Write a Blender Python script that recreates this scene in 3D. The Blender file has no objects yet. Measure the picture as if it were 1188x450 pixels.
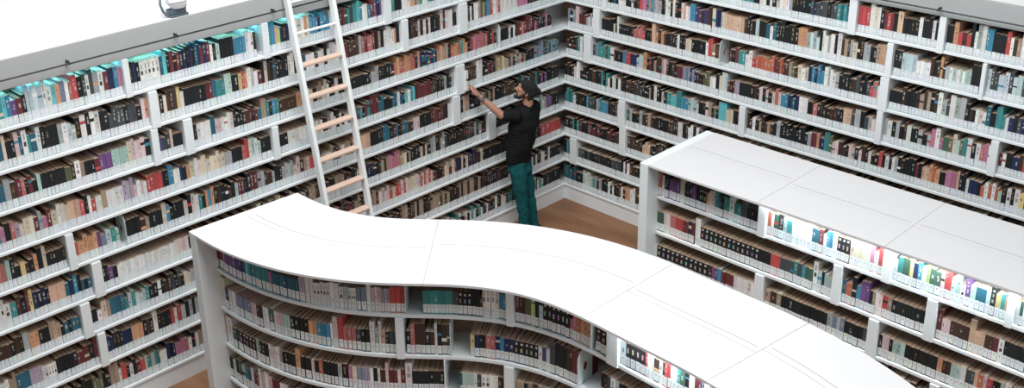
import bpy, bmesh, math, random
import numpy as np
from mathutils import Vector, Matrix
LED_COOL, LED_WHITE = 13.0, 90.0
SEAM_S = [1.80, 3.42, 4.51, 5.6]
WORLD, EXPO = .27, 0.18
CEIL = [('ceiling_light', (5.4, 2.6, 8.6), 4.0, 560, (3.0, 1.8, .4)), ('ceiling_light', (5.0, 7.0, 8.8), 3.5, 200, (1.0, 3.5, 1.5))]

random.seed(7)
# World frame, metres: x runs along the ladder wall, y along the other wall, z up; the room corner is the origin.
SC = bpy.context.scene
COL = SC.collection

# ---------------------------------------------------------------- camera
cam_d = bpy.data.cameras.new('camera'); cam = bpy.data.objects.new('camera', cam_d); COL.objects.link(cam)
CR = ((-0.713724788558059, 0.7000782555374607, -0.022076284138861764),
      (-0.272440256097543, -0.24843859291597298, 0.9295453579075293),
      (0.6452698916385756, 0.6694540325321502, 0.36804628142556156))
CP = (9.27301867102535, 8.142662044116623, 5.9347844107233785)
m = Matrix.Identity(4)
for c in range(3):
    for r in range(3):
        m[r][c] = CR[c][r]
    m[c][3] = CP[c]
cam.matrix_world = m
cam_d.sensor_width = 36.0
cam_d.lens = 1291.4575 * 36 / 1188
cam_d.shift_x = (594 - 555.535) / 1188
cam_d.shift_y = -(225 - 138.268) / 1188
cam_d.clip_end = 200
SC.camera = cam

def seen_at(p):
    """where a world point falls in the frame (used only to find which books show largest)"""
    d = [p[i] - CP[i] for i in range(3)]
    x, y, z = [sum(d[i] * CR[c][i] for i in range(3)) for c in range(3)]
    return 555.535 + 1291.4575 * x / -z, 138.268 - 1291.4575 * y / -z

# ---------------------------------------------------------------- materials
def new_mat(name):
    mt = bpy.data.materials.new(name); mt.use_nodes = True
    return mt, mt.node_tree, mt.node_tree.nodes['Principled BSDF']

def plain(name, col, rough=.5, metal=0., noise=0., nscale=30., bump=0.):
    mt, nt, b = new_mat(name)
    b.inputs['Base Color'].default_value = (*col, 1); b.inputs['Roughness'].default_value = rough
    b.inputs['Metallic'].default_value = metal
    if noise or bump:
        tc = nt.nodes.new('ShaderNodeTexCoord'); nz = nt.nodes.new('ShaderNodeTexNoise')
        nz.inputs['Scale'].default_value = nscale; nz.inputs['Detail'].default_value = 5
        nt.links.new(tc.outputs['Object'], nz.inputs['Vector'])
        if noise:
            mr = nt.nodes.new('ShaderNodeMapRange'); mr.inputs['To Min'].default_value = 1 - noise; mr.inputs['To Max'].default_value = 1 + noise
            nt.links.new(nz.outputs['Fac'], mr.inputs['Value'])
            mx = nt.nodes.new('ShaderNodeVectorMath'); mx.operation = 'SCALE'; mx.inputs[0].default_value = col
            nt.links.new(mr.outputs['Result'], mx.inputs['Scale']); nt.links.new(mx.outputs['Vector'], b.inputs['Base Color'])
        if bump:
            bp = nt.nodes.new('ShaderNodeBump'); bp.inputs['Strength'].default_value = bump; bp.inputs['Distance'].default_value = .01
            nt.links.new(nz.outputs['Fac'], bp.inputs['Height']); nt.links.new(bp.outputs['Normal'], b.inputs['Normal'])
    return mt

def attr_mat(name, rough, mottling=0.):
    mt, nt, b = new_mat(name)
    at = nt.nodes.new('ShaderNodeAttribute'); at.attribute_name = 'tint'
    b.inputs['Roughness'].default_value = rough; b.inputs['Specular IOR Level'].default_value = .25
    if mottling:
        tc = nt.nodes.new('ShaderNodeTexCoord'); nz = nt.nodes.new('ShaderNodeTexNoise')
        nz.inputs['Scale'].default_value = 55; nz.inputs['Detail'].default_value = 3
        nt.links.new(tc.outputs['Object'], nz.inputs['Vector'])
        mr = nt.nodes.new('ShaderNodeMapRange'); mr.inputs['To Min'].default_value = 1 - mottling; mr.inputs['To Max'].default_value = 1 + mottling
        nt.links.new(nz.outputs['Fac'], mr.inputs['Value'])
        mx = nt.nodes.new('ShaderNodeVectorMath'); mx.operation = 'SCALE'
        nt.links.new(at.outputs['Color'], mx.inputs[0]); nt.links.new(mr.outputs['Result'], mx.inputs['Scale'])
        nt.links.new(mx.outputs['Vector'], b.inputs['Base Color'])
    else:
        nt.links.new(at.outputs['Color'], b.inputs['Base Color'])
    return mt

M = {
 'white': plain('white_laminate', (.78, .83, .855), .45, noise=.03, nscale=3),
 'top': plain('white_worktop', (.68, .68, .70), .5, noise=.02, nscale=4),
 'joint': plain('joint_grey', (.24, .24, .25), .8),  # dark grey of the top's seams and the layer beneath its panels
 'fascia': plain('grey_fascia', (.40, .415, .42), .6, noise=.04, nscale=6),
 'ledge': plain('white_ledge', (.86, .85, .87), .6, noise=.02, nscale=2),
 'back': plain('brown_backing', (.42, .28, .185), .8, noise=.2, nscale=8),
 'metal': plain('dark_metal', (.05, .055, .06), .4, metal=.6),
 'bookend': plain('painted_steel', (.66, .74, .74), .4),
 'cover': attr_mat('book_cover', .6, .25),
 'paper': attr_mat('page_edges', .85, .2),
 'label': attr_mat('label_paper', .6),
 'tread': plain('pale_wood_tread', (.62, .46, .375), .5, noise=.15, nscale=20),
 'stile': plain('white_painted_steel', (.82, .85, .86), .35),
 'plaster': plain('white_plaster', (.75, .76, .77), .8, noise=.03, nscale=5),
}
M['lip'] = plain('clear_acrylic', (.86, .92, .95), .25); M['lip'].node_tree.nodes['Principled BSDF'].inputs['Alpha'].default_value = .24
def floor_material():
    mt, nt, b = new_mat('brown_wood_floor')
    tc = nt.nodes.new('ShaderNodeTexCoord'); mp = nt.nodes.new('ShaderNodeMapping')
    mp.inputs['Rotation'].default_value = (0, 0, .12); mp.inputs['Scale'].default_value = (3.5, .8, 1)
    n1 = nt.nodes.new('ShaderNodeTexNoise'); n1.inputs['Scale'].default_value = 1.3; n1.inputs['Detail'].default_value = 4
    n2 = nt.nodes.new('ShaderNodeTexNoise'); n2.inputs['Scale'].default_value = 45; n2.inputs['Detail'].default_value = 6
    mx = nt.nodes.new('ShaderNodeMix'); mx.data_type = 'FLOAT'; mx.inputs[0].default_value = .3
    cr = nt.nodes.new('ShaderNodeValToRGB')
    cr.color_ramp.elements[0].position = .3; cr.color_ramp.elements[0].color = (.135, .062, .028, 1)
    cr.color_ramp.elements[1].position = .72; cr.color_ramp.elements[1].color = (.38, .20, .11, 1)
    nt.links.new(tc.outputs['Object'], mp.inputs['Vector']); nt.links.new(mp.outputs['Vector'], n1.inputs['Vector'])
    nt.links.new(tc.outputs['Object'], n2.inputs['Vector'])
    nt.links.new(n1.outputs['Fac'], mx.inputs[2]); nt.links.new(n2.outputs['Fac'], mx.inputs[3])
    nt.links.new(mx.outputs[0], cr.inputs['Fac']); nt.links.new(cr.outputs['Color'], b.inputs['Base Color'])
    b.inputs['Roughness'].default_value = .55
    return mt
M['floor'] = floor_material()
def led_material(name, col, s):
    mt, nt, b = new_mat(name)
    b.inputs['Base Color'].default_value = (.9, .9, .9, 1)
    b.inputs['Emission Color'].default_value = (*col, 1); b.inputs['Emission Strength'].default_value = s
    return mt
M['led_cool'] = led_material('cool_led', (.22, .85, 1.0), LED_COOL)
M['led_white'] = led_material('white_led', (.86, .97, 1.0), LED_WHITE)

# ---------------------------------------------------------------- mesh helpers
class MB:
    """collects faces with a material slot and a tint"""
    def __init__(s): s.v = []; s.f = []; s.m = []; s.c = []
    def poly(s, pts, faces, mat=0, col=(1, 1, 1)):
        n = len(s.v); s.v.extend(pts)
        for f in faces: s.f.append([n + i for i in f]); s.m.append(mat); s.c.append(col)
    def hexa(s, p, mat=0, col=(1, 1, 1), skip=()):
        fs = [(0, 3, 2, 1), (4, 5, 6, 7), (0, 1, 5, 4), (1, 2, 6, 5), (2, 3, 7, 6), (3, 0, 4, 7)]
        s.poly(p, [f for i, f in enumerate(fs) if i not in skip], mat, col)
    def box(s, x0, x1, y0, y1, z0, z1, mat=0, col=(1, 1, 1)):
        s.hexa([(x0, y0, z0), (x1, y0, z0), (x1, y1, z0), (x0, y1, z0), (x0, y0, z1), (x1, y0, z1), (x1, y1, z1), (x0, y1, z1)], mat, col)
    def fbox(s, O, T, N, t0, t1, n0, n1, z0, z1, mat=0, col=(1, 1, 1)):
        """box in a local frame: T along the shelf, N outwards from the spine"""
        def P(t, n, z): return (O[0] + T[0] * t + N[0] * n, O[1] + T[1] * t + N[1] * n, O[2] + z)
        s.hexa([P(t0, n0, z0), P(t1, n0, z0), P(t1, n1, z0), P(t0, n1, z0), P(t0, n0, z1), P(t1, n0, z1), P(t1, n1, z1), P(t0, n1, z1)], mat, col)
    def tube(s, a, b, r, r2=None, n=12, mat=0):
        r2 = r if r2 is None else r2
        a = Vector(a); b = Vector(b); d = (b - a).normalized()
        u = d.orthogonal().normalized(); w = d.cross(u); pts = []
        for c, rr in ((a, r), (b, r2)):
            for i in range(n):
                t = 2 * math.pi * i / n; pts.append(tuple(c + (u * math.cos(t) + w * math.sin(t)) * rr))
        fs = [(i, (i + 1) % n, n + (i + 1) % n, n + i) for i in range(n)] + [tuple(range(n - 1, -1, -1)), tuple(range(n, 2 * n))]
        s.poly(pts, fs, mat)
    def build(s, name, mats, parent=None, loc=None, bevel=0., smooth=False, fix=True):
        me = bpy.data.meshes.new(name); me.from_pydata(s.v, [], s.f)
        for mt in (mats if isinstance(mats, (list, tuple)) else [mats]): me.materials.append(mt)
        me.polygons.foreach_set('material_index', s.m)
        if any(c != (1, 1, 1) for c in s.c):
            at = me.color_attributes.new('tint', 'FLOAT_COLOR', 'CORNER')
            buf = []
            for f, c in zip(s.f, s.c): buf.extend([c[0], c[1], c[2], 1.0] * len(f))
            at.data.foreach_set('color', buf)
        if fix:
            bm = bmesh.new(); bm.from_mesh(me); bmesh.ops.recalc_face_normals(bm, faces=bm.faces); bm.to_mesh(me); bm.free()
        if smooth: me.polygons.foreach_set('use_smooth', [True] * len(me.polygons))
        me.update()
        o = bpy.data.objects.new(name, me); COL.objects.link(o)
        if parent is not None: o.parent = parent
        if loc is not None: o.location = loc
        if bevel:
            bv = o.modifiers.new('edge', 'BEVEL'); bv.width = bevel; bv.segments = 2; bv.limit_method = 'ANGLE'; bv.angle_limit = .7
        return o

def tag(o, label=None, cat=None, group=None, kind=None):
    if label: o['label'] = label
    if cat: o['category'] = cat
    if group: o['group'] = group
    if kind: o['kind'] = kind
    return o
def empty(name, loc=(0, 0, 0), rz=0):
    o = bpy.data.objects.new(name, None); o.empty_display_size = .1; COL.objects.link(o); o.location = loc; o.rotation_euler = (0, 0, rz)
    return o
# runs of books: start mm, then end mm : colour letters * how many; U divider, O/H bookend, . empty
SHELF_RUNS = {
 'curved': {
  4: '68 164:m*2 197:P 332:v*3 426:i*3 461:C 656:T*6 679:P 903:B*7 949:V 1007:w*2 1057:W*2 1124:W*3 1190:w*2 1249:WG*2 1307:W*3 1375:x*2 1404:w 1473:p*3 1531:V*3 1640:r*3 1716:H 1767:. 2004:T*8 2056:d*2 2179:Q*3 2249:K*2 2273:D 2344:W+*2 2352:. 2425:W+*2 2499:b*2 2583:U 2626:m+ 2678:D+*2 2738:h+*2 2782:L+ 2816:K 2860:G 3135:Q*6 3171:P 3243:sR*2 3358:o*3 3367:K 3401:O 3511:Q*2 3528:. 3641:U 3688:G 3851:Q*4 3873:r 3923:w+*2 3967:D 3995:W 4017:D 4061:r*2 4119:w*2 4222:TeK*3 4266:w 4319:m*2 4349:n 4395:w 4425:b 4488:o*2 4614:wdT*3 4777:KnD*4',
  3: '23 147:c+*2 193:i 280:w*2 451:x*4 504:p*2 563:D*2 619:w*2 666:e 748:p*3 805:E*2 947:K*4 1012:o*2 1107:b*3 1125:w 1162:p+ 1198:r+ 1287:s*3 1322:d 1380:K*2 1415:w+ 1438:g 1455:w+ 1485:a 1509:K 1557:d*2 1624:U 1631:. 1662:K 1694:s+ 1739:D+ 1773:D+ 1813:K 1847:D 1868:w+ 1903:K+ 1947:D+ 1976:d+ 2052:H 2153:. 2192:y 2239:n 2295:K*2 2344:s 2385:s 2426:n 2468:b 2570:n*2 2674:Q*2 2815:Q*3 2851:w 2895:i 2931:G 2985:d+*2 3112:K+*3 3167:D+*2 3240:m+*2 3462:O 3521:K*2 3555:d 3596:W 3637:E 3746:K*3 3954:DtK*5 4176:Kdm*6',
  2: '46 97:r+ 192:w+*2 279:dD*2 453:Q*5 488:E 582:K*3 606:w 646:p*2 707:wt*2 722:K 817:K*3 859:o+ 941:K*2 967:p 1000:K 1032:R 1140:K*4 1171:g 1213:K 1238:P 1274:c 1327:x*2 1362:V*2 1386:w 1415:KR 1433:w 1468:D*2 1492:p+ 1553:m*2 1578:p 1609:m 1660:W+ 1912:K*6 1934:U 2048:. 2071:B 2174:E*2 2206:w 2246:dw 2328:W*2 2403:w*2 2470:D*2 2574:U 2662:t*2 2698:K 2950:DtK*5 3497:KDtw*10',
  1: '47 135:K*2 171:w 250:Kd*2 292:E 363:B*2 392:w 448:m*2 586:wp*4 651:m*2 721:w*2 1162:tDKw*11 1588:Kwcm*11 2005:KtD*9',
  0: '24 728:KDtw*12 1267:KDtw*14',
 },
 'straight': {
  4: '2649 2698:R 2727:w 2775:K 2898:v*3 2945:c+ 3001:K*2 3029:n 3066:v 3103:K 3176:Q*3 3203:o 3266:p*2 3301:T 3355:BK*2 3416:T*2 3460:KW 3530:T-*2 3590:d*2 3692:K*3 3709:D 3792:U 3826:R 3850:w 3892:e 3941:K 3973:G 4022:T 4204:w*5 4267:B*2 4306:m 4336:w 4390:b*2 4428:w 4541:Q*3 4688:c*4 4710:w 4746:P 4782:w 4825:r 4911:U 4939:w 4981:T 5036:e*2 5064:y 5098:n 5132:b 5166:w 5193:L 5234:e 5280:e 5307:p 5360:r+*2 5392:G 5431:E 5464:W 5502:v 5541:E 5617:B*2 5648:G 5686:K 5723:y 5754:T 5772:o 5833:U 5858:w 5882:e 6060:wTKm*5',
  3: '2646 2734:e*2 2803:p*2 2860:s*2 2946:r*2 3003:m*2 3069:nm*2 3078:. 3134:w+*2 3738:Q*13 3848:K*3 3939:r*3 4038:d*2 4176:dT*4 4247:e*2 4287:W+ 4326:E 4350:K 4427:Eg*2 4512:U 4542:B 4595:R*2 4632:K+ 4670:b 4744:v+*2 4773:K 4795:t 4824:w 4853:p 4897:r 4933:t 5206:K*7 5294:U 5335:m+ 5395:p*2 5540:D*4 5585:a+ 5656:a*2 5719:D*2 5757:m 5795:W 5955:K*5 6205:KDn*7',
  2: '2632 2672:w 3230:Q*11 3276:D 3340:v*2 3377:b 3413:m 3503:m*2 3609:w*3 3723:w*3 3818:U 3979:tD*3 4409:K*11 4564:gx*4 4731:K*4 4769:d 4865:U 4895:K 4953:p*2 4982:K 5082:E*3 5341:K*7 5382:o 5449:D*2 5523:E*2 5563:w 5628:d*2 5654:a 5693:R 5719:p 5764:r 5821:K*2 5872:gw*2 6009:KDwt*5 6262:KDwt*8',
  1: '2667 3617:KDtm*18 3724:U 4770:KDtw*24 5316:KDtg*14 5400:U 6061:KwtDm*18 6317:KDt*8',
  0: '2703 4808:KDtwg*40 6113:KDtw*30',
 },
 'wall_a': {
  8: '139 632:KTw*15 1294:KDtw*19 1791:Kwhc*15 2147:KTwn*10 2308:oKT*5 2421:w*3 2511:K*3 2577:T*2 2676:U 2774:vK*3 2849:mb*2 2913:w*2 3029:TC*3 3133:dT*3 3256:mDn*4 3306:w 3536:bn*7 3672:cow*4 3768:wg*3 3863:nK*3 3919:Lo*2 4003:bT*2 4077:U 4122:. 4177:KW*2 4231:w*2 4356:b*4 4496:K*4 4531:E 4565:K 4591:w 5007:nKBnKm*14 5072:CB*2 5254:W*5 5285:K 5355:nK*2 5417:U 5485:bPC*2 5530:nw 5575:m 5753:Wgwd*5 5796:K 5868:rs*2 5897:w 5939:mx 5975:o 6010:C 6210:WG*6 6244:K 6285:mP 6365:vb*2 6510:CT*4',
  7: '93 607:KTDw*15 773:Pr*5 1042:w*8 1187:rpw*4 1239:b*2 1368:ht*4 1432:w*2 1558:Kw*4 1683:U 1745:K*2 1806:w+*2 2374:KDpK*17 2465:U 2510:K 2666:ow*5 2776:Kt*3 2949:ms*5 3108:Dg*5 3160:m*2 3326:cw*5 3507:wKc*5 3607:w*3 3666:BK*2 3783:wK*3 3974:Kwd*6 4095:KDc*4 4141:m 4251:wg*3 4306:or*2 4342:y 4413:K*2 4484:E*2 4572:T*2 4607:B 4676:m*2 4888:K*6 4922:w 4955:y+ 5054:D*3 5143:cK*3 5231:U 5255:o 5287:p 5334:K 5657:Kd*9 5702:w+ 5821:wK*3 5865:KW 6009:gGw*4 6115:K*3 6150:K 6185:w+ 6323:BTW*4 6357:p+ 6425:K*2 6451:c+ 6571:B*4',
  6: '209 526:DKP*9 777:smK*7 914:Kw*4 1063:K*4 1103:O 1507:sPDr*12 1821:KRTo*9 2004:otD*5 2183:Bn*5 2277:no*3 2588:DRos*9 2756:K*5 2920:gK*5 3188:K-*8 3396:wK*6 3599:tcK*6 3698:wKt*3 3748:o 3942:D*6 4085:TbK*4 4141:t+*2 4179:B 4271:mK*3 4435:KD*5 4622:wp*6 4666:B 4805:w*4 4856:K*2 4950:U 5042:K*3 5100:pd*2 5182:di*2 5255:U 5303:K 5462:cp*5 5602:E*6 5709:v*4 5755:mw 5844:K*3 5955:tWD*3 6006:h*2 6207:K*6 6277:EK*2 6402:mKs*4 6450:D 6498:g 6632:B*4',
  5: '89 641:KTdx*16 988:KDtg*10 1124:yt*4 1323:Km*6 1415:w+*3 1570:D*5 1621:m*2 1748:U 2020:gKD*8 2296:Dm*8 2437:CTw*4 2779:KBwK*10 2891:m+*3 3055:KTm*5 3109:T*2 3216:wB*3 3477:tKw*8 3631:wtp*5 3880:w*6 3996:K*3 4073:U 4178:K*2 4216:E 4309:wE*3 4383:rs*2 4493:K*3 4565:g*2 4917:wc*10 4952:o 5020:Kn*2 5079:w*2 5129:b 5187:K*2 5335:r*4 5456:wp*4 5551:Vg*3 5700:w*4 5746:wt 5799:w*2 5837:r 5898:wK*2 5935:r 6032:a*2 6178:cpw*4 6321:mPg*4 6405:c*2 6475:pV*2 6509:s 6557:K 6692:PT*4',
  4: '87 207:K*4 428:vK*7 786:KTD*11 1063:KD*8 1399:tKD*10 1530:nK*4 1698:cKt*5 1812:U 1850:w 2098:KDm*7 2255:K*5 2339:p*2 2746:KDB*12 2915:K*5 3135:a*6 3403:wtK*8 3580:wtK*5 3662:r*2 3814:ptD*4 4012:gcK*6 4061:K 4253:Dg*6 4533:KmG*8 4714:KD*5 4803:ob*3 4909:KTw*3 5022:pK*3 5124:K*3 5192:Kb*2 5234:c 5358:K*4 5440:tD*2 5585:K*4 5641:O 5759:ETG*3 5836:xv*2 6041:Ro*5 6116:U 6277:K*6 6306:c+ 6378:Ko*2 6449:KD*2 6533:yK*2 6568:K 6603:E 6753:s*4',
  3: '85 206:K*4 503:vgE*9 973:KD*14 1167:K*6 1289:U 2114:KgDd*24 2261:Kc*4 2358:K*3 2537:tcK*5 2677:sP*4 2826:tD*4 2996:Kn*5 3107:cK*3 3271:KD*5 3796:KtD*15 4290:cKt*15 5023:KDt*22 5152:p*4 5707:w-*22 5787:Kv*2 5849:K*2 5943:U 6065:BK*4 6171:bnB*3 6304:a*2 6442:Kn*4 6471:y+ 6500:m+ 6578:KD*2 6627:T 6814:KW*5',
  2: '52 401:r*4 1078:KD*20 1352:K*8 1750:KcDn*12 2131:cKm*11 2850:pcr*21 3829:KtDm*29 4797:KDtw*28 5111:gcK*9 5241:Kd*4 5454:KwD*6 5685:dGT*7 5822:B*3 5901:tc*2 5941:w 6003:K*2 6096:U 6263:KTB*5 6360:ta*3 6449:K*3 6529:o*2 6579:g 6686:KD*3 6875:D*6',
  1: '50 204:K*5 943:wKd*22 1057:K*3 1362:DK*9 2873:DKt*44 3861:KDtw*29 5003:KDtw*34 5182:gK*5 5287:rw*3 5416:K*4 5459:w+ 5560:KD*3 5669:o*3 5913:Kn*7 5993:U 6111:mK*3 6173:m*2 6356:K*5 6454:W*4 6476:w 6579:V*3 6695:B*3 6936:tw*7',
  0: '47 357:K*9 949:KTw*17 1371:KDw*12 2165:TwK*23 2897:DKt*22 4402:KtD*44 5046:KtD*19 5155:wK*3 5226:sP*2 5288:P*2 5376:nK*3 5446:w*2 5463:e 5591:Tg*4 5676:rm*2 5768:KW*3 5817:r 5842:w 5924:t+*2 6085:Kh*5 6242:KD*5 6472:tKw*7 6996:KDt*15',
 },
 'wall_b': {
  8: '14 993:KDt*29 1662:KBw*20 2263:Kwt*18 2422:T*5 2673:wKd*7 2814:cw*4 3044:Kg*7 3312:Kdn*8 3442:TB*4 3528:U 3638:r*3 3738:wc*3 3804:mrK*2 3902:rmK*3 3951:a+ 4063:K*3 4181:Kw*3 4282:Kw*3 4351:U 4411:K*2 4449:o+ 4561:r-m*3 4613:Kw*2 4686:gw+*2 4744:b+*2 4852:K*3 4887:r+ 5013:wDt*4 5164:KDw*4',
  7: '70 525:KDB*13 598:U 768:BwK*5 947:KW*5 1064:KDr*3 1122:P*2 1214:bo*3 1316:gV*3 1572:Kw*8 1627:wo*2 1681:w*2 1746:b*2 1948:Di*5 1958:. 2000:c+ 2063:n+*2 2125:c*2 2338:a*5 2468:DK*4 2507:G 2585:K*2 2701:Bw*3 2938:KwK*7 3030:o*3 3167:gG*4 3391:gKw*7 3478:Dt*3 3735:gcK*8 3819:to*2 3844:g 3910:U 3983:K*2 4120:G*4 4247:w-*4 4333:DK*3 4357:o+ 4380:D 4608:w-E*8 4682:K*2 4697:. 4741:U 5064:EwGd*9 5217:EK*4',
  6: '8 126:xK*3 177:p+*2 280:mD*3 407:gw*4 508:U 632:K*4 730:KcK*3 754:w+ 959:K*6 1112:sr*5 1205:K*3 1251:a+ 1366:oK*3 1479:DK*3 1645:KwK*5 1722:c*2 1895:K*5 1927:w 1980:r+*2 2085:tD*3 2189:O 2292:mK*3 2373:T*2 2454:wmw*2 2494:r 2632:R*4 2826:mR*6 2968:Dth*4 3081:cw*3 3246:bn*5 3399:wg*5 3713:KDd*9 3816:rsw*3 3908:U 4024:K*3 4227:DtK*6 4354:DtK*4 4393:w+ 4463:gd*2 4509:w+ 4601:g+*2 4692:KD*3 4781:wp-*3 4863:BK*2 4914:T+*2 4972:Tw*2 5115:nKd*4 5269:K*5',
  5: '-16 130:DK*4 273:dTw*4 389:U 641:xTd*7 691:w 813:K*4 862:b 923:r*2 1007:n*2 1102:GE*3 1149:o+ 1243:Km*3 1439:ptD*6 1552:KD*3 1630:m*2 1719:x*3 1807:nx*3 1905:D-K*3 1970:h*2 2044:w*2 2118:Kc*2 2182:G+*2 2275:mK*3 2327:V*2 2460:K*4 2560:KD*3 2709:pK*4 2807:ps*3 3009:bnB*5 3103:w*3 3159:K*2 3206:s 3479:KD*8 3559:a*2 3768:Kdg*6 3820:p*2 3888:U 4040:gwK*4 4188:KDw*4 4334:Kg*4 4373:P 4413:w+ 4445:P 4492:e 4624:hcE*4 4701:Tw*2 4777:Kw*2 4866:sPw*3 4941:U 4999:mw*2 5050:K*2 5108:n*2 5251:Dr*4',
  4: '-40 108:KD*4 147:w 200:w+*2 434:DmK*5 511:K*2 612:TK*3 700:wK*3 799:wK*3 1103:KdD*9 1339:Kwt*7 1432:Kc*3 1626:TC*3 1716:b*3 1849:EG*4 1937:K*3 2012:pt*2 2098:Kh*3 2194:C+*3 2278:c*2 2362:K*2 2444:U 2587:KDw*4 2787:KtD*6 3173:Kg*11 3229:m*2 3257:o 3313:n*2 3368:T+*2 3396:h 3876:KDp*14 3910:r 4063:Kwg*5 4230:Kw*5 4295:mK*2 4360:a*2 4457:oR*3 4513:K*2 4615:P*2 4670:aK*2 4724:Kw*2 4801:n*2 4862:KR*2 4982:wR*4 5012:E 5158:KW*4 5202:y 5302:m*3',
  3: '-37 98:BT*4 139:w 298:K*5 557:dgKb*8 621:b*2 797:DwK*5 897:U 1116:eKg*6 1296:tDK*5 1471:K*5 1869:KDw*12 2815:KtDw*28 5267:KtDw*72',
  2: '-34 89:K*4 210:TK*4 820:DmKK*18 920:U 1130:KD*6 1311:aK*5 2219:KDt*27 5318:KDtw*91',
  1: '-31 79:KT*3 188:U 831:Kd-*19 957:Kw*4 1143:wKD*5 2873:KDt*51 5369:KDtw*73',
  0: '-42 152:BK*6 261:K*3 449:wET*6 582:gK*4 738:Kw*5 905:DKw*5 981:o*2 1156:DwK*5 5419:KtDw*125',
 },
}
# ---------------------------------------------------------------- plan of the curved bookcase (centre line)
HEAD_S = [-.2, .5, 1.1, 1.7, 2.3, 2.9, 3.5, 4.1, 4.7, 5.6, 6.4]
HEAD_T = [0.175, -0.141, -0.469, -0.788, -0.561, -0.204, 0.064, -0.006, 0.155, 0.545, 0.936]
CS = np.linspace(0, 6.3, 2000)
_t = np.interp(CS, HEAD_S, HEAD_T); _t = np.convolve(np.pad(_t, 100, "edge"), np.ones(201) / 201, 'valid')
_ds = CS[1] - CS[0]
CX = 4.907 + np.concatenate([[0], np.cumsum(np.sin(_t[:-1]) * _ds)])
CY = .79 + np.concatenate([[0], np.cumsum(np.cos(_t[:-1]) * _ds)])
CT = _t
HALF = .515
def cpt(s, o):
    """point of the curved case: s along its centre line, o out towards the reader's side"""
    t = float(np.interp(s, CS, CT)); x = float(np.interp(s, CS, CX)); y = float(np.interp(s, CS, CY))
    return x + o * math.cos(t), y - o * math.sin(t)
def cframe(s, o):
    t = float(np.interp(s, CS, CT)); x, y = cpt(s, o)
    return (x, y), (math.sin(t), math.cos(t)), (math.cos(t), -math.sin(t))

def strip(mb, s0, s1, o0, o1, z0, z1, step=.06, mat=0):
    """a slab that follows the curve; o0/o1 may be functions of s"""
    n = max(1, int(math.ceil((s1 - s0) / step))); f0 = o0 if callable(o0) else (lambda s: o0); f1 = o1 if callable(o1) else (lambda s: o1)
    pts = []
    for i in range(n + 1):
        s = s0 + (s1 - s0) * i / n
        a = cpt(s, f0(s)); b = cpt(s, f1(s))
        pts += [(a[0], a[1], z0), (b[0], b[1], z0), (b[0], b[1], z1), (a[0], a[1], z1)]
    fs = [(0, 1, 2, 3), tuple(4 * n + k for k in (3, 2, 1, 0))]
    for i in range(n):
        p = 4 * i; q = p + 4
        for k in range(4): fs.append((p + k, q + k, q + (k + 1) % 4, p + (k + 1) % 4))
    mb.poly(pts, fs, mat)

BASE, PITCH, BT = .17, .33, .03
TOP = 1.87
LOW_Z = {4: 1.487, 3: 1.128, 2: .778, 1: .436, 0: .10}                     # the low bookcases have wider-spaced shelves
def shelf_z(k): return BASE + PITCH * k
def rest_z(case, k): return LOW_Z[k] if case in ('curved', 'straight') else shelf_z(k)

# ---------------------------------------------------------------- the room
mb = MB(); mb.box(-.42, 12, -.42, 12, -.1, 0); tag(mb.build('floor', M['floor']), kind='structure')
mb = MB(); mb.box(-.42, 9, -.42, -.36, 0, 3.14); tag(mb.build('wall_left', M['plaster']), kind='structure')
mb = MB(); mb.box(-.42, -.36, -.36, 8, 0, 3.14); tag(mb.build('wall_right', M['plaster']), kind='structure')
mb = MB(); mb.box(-9, 9, -9, -.02, 3.16, 3.372); tag(mb.build('trim_1', M['ledge'], bevel=.01), kind='structure')
mb = MB(); mb.box(-9, -.02, -.02, 8, 3.16, 3.35); tag(mb.build('trim_2', M['ledge'], bevel=.01), kind='structure')

# ---------------------------------------------------------------- colours of the books
PAL = {
 'K': ((.017, .020, .023), 'black'), 'Q': ((.020, .019, .021), 'black'), 'D': ((.065, .034, .025), 'dark brown'),
 'd': ((.055, .070, .078), 'dark grey'), 'g': ((.36, .40, .40), 'grey'), 'G': ((.45, .58, .62), 'pale blue-grey'),
 'w': ((.74, .74, .73), 'white'), 'W': ((.76, .76, .75), 'white'), 'c': ((.66, .56, .42), 'cream'), 't': ((.36, .26, .18), 'tan'),
 'p': ((.66, .50, .50), 'pale pink'), 'P': ((.52, .16, .30), 'pink'), 'm': ((.16, .028, .035), 'maroon'), 'r': ((.55, .045, .045), 'red'),
 's': ((.50, .13, .12), 'dusty red'), 'R': ((.50, .11, .045), 'rust-red'), 'o': ((.66, .30, .13), 'orange'), 'y': ((.66, .52, .16), 'yellow'),
 'L': ((.38, .55, .14), 'lime green'), 'e': ((.05, .13, .09), 'dark green'), 'E': ((.36, .55, .50), 'pale green'), 'T': ((.015, .27, .27), 'teal'),
 'C': ((.06, .52, .60), 'bright cyan'), 'B': ((.012, .13, .20), 'deep blue-green'), 'b': ((.02, .25, .42), 'blue'), 'n': ((.018, .032, .10), 'navy'),
 'i': ((.07, .055, .17), 'indigo'), 'v': ((.17, .07, .25), 'purple'), 'V': ((.42, .33, .46), 'lilac'), 'x': ((.20, .25, .36), 'slate blue'),
 'h': ((.12, .14, .06), 'olive'), 'a': ((.64, .40, .26), 'peach')}
LIGHT_MARK = (.62, .62, .60); DARK_MARK = (.06, .055, .055); GOLD_MARK = (.40, .26, .12)

def jitter(c, k=.16):
    f = 1 + random.uniform(-k, k); l = .3 * c[0] + .6 * c[1] + .1 * c[2]; c = [x * .78 + l * .22 for x in c]
    return tuple(min(.9, max(.008, x * f * (1 + random.uniform(-.05, .05)))) for x in c)

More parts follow.
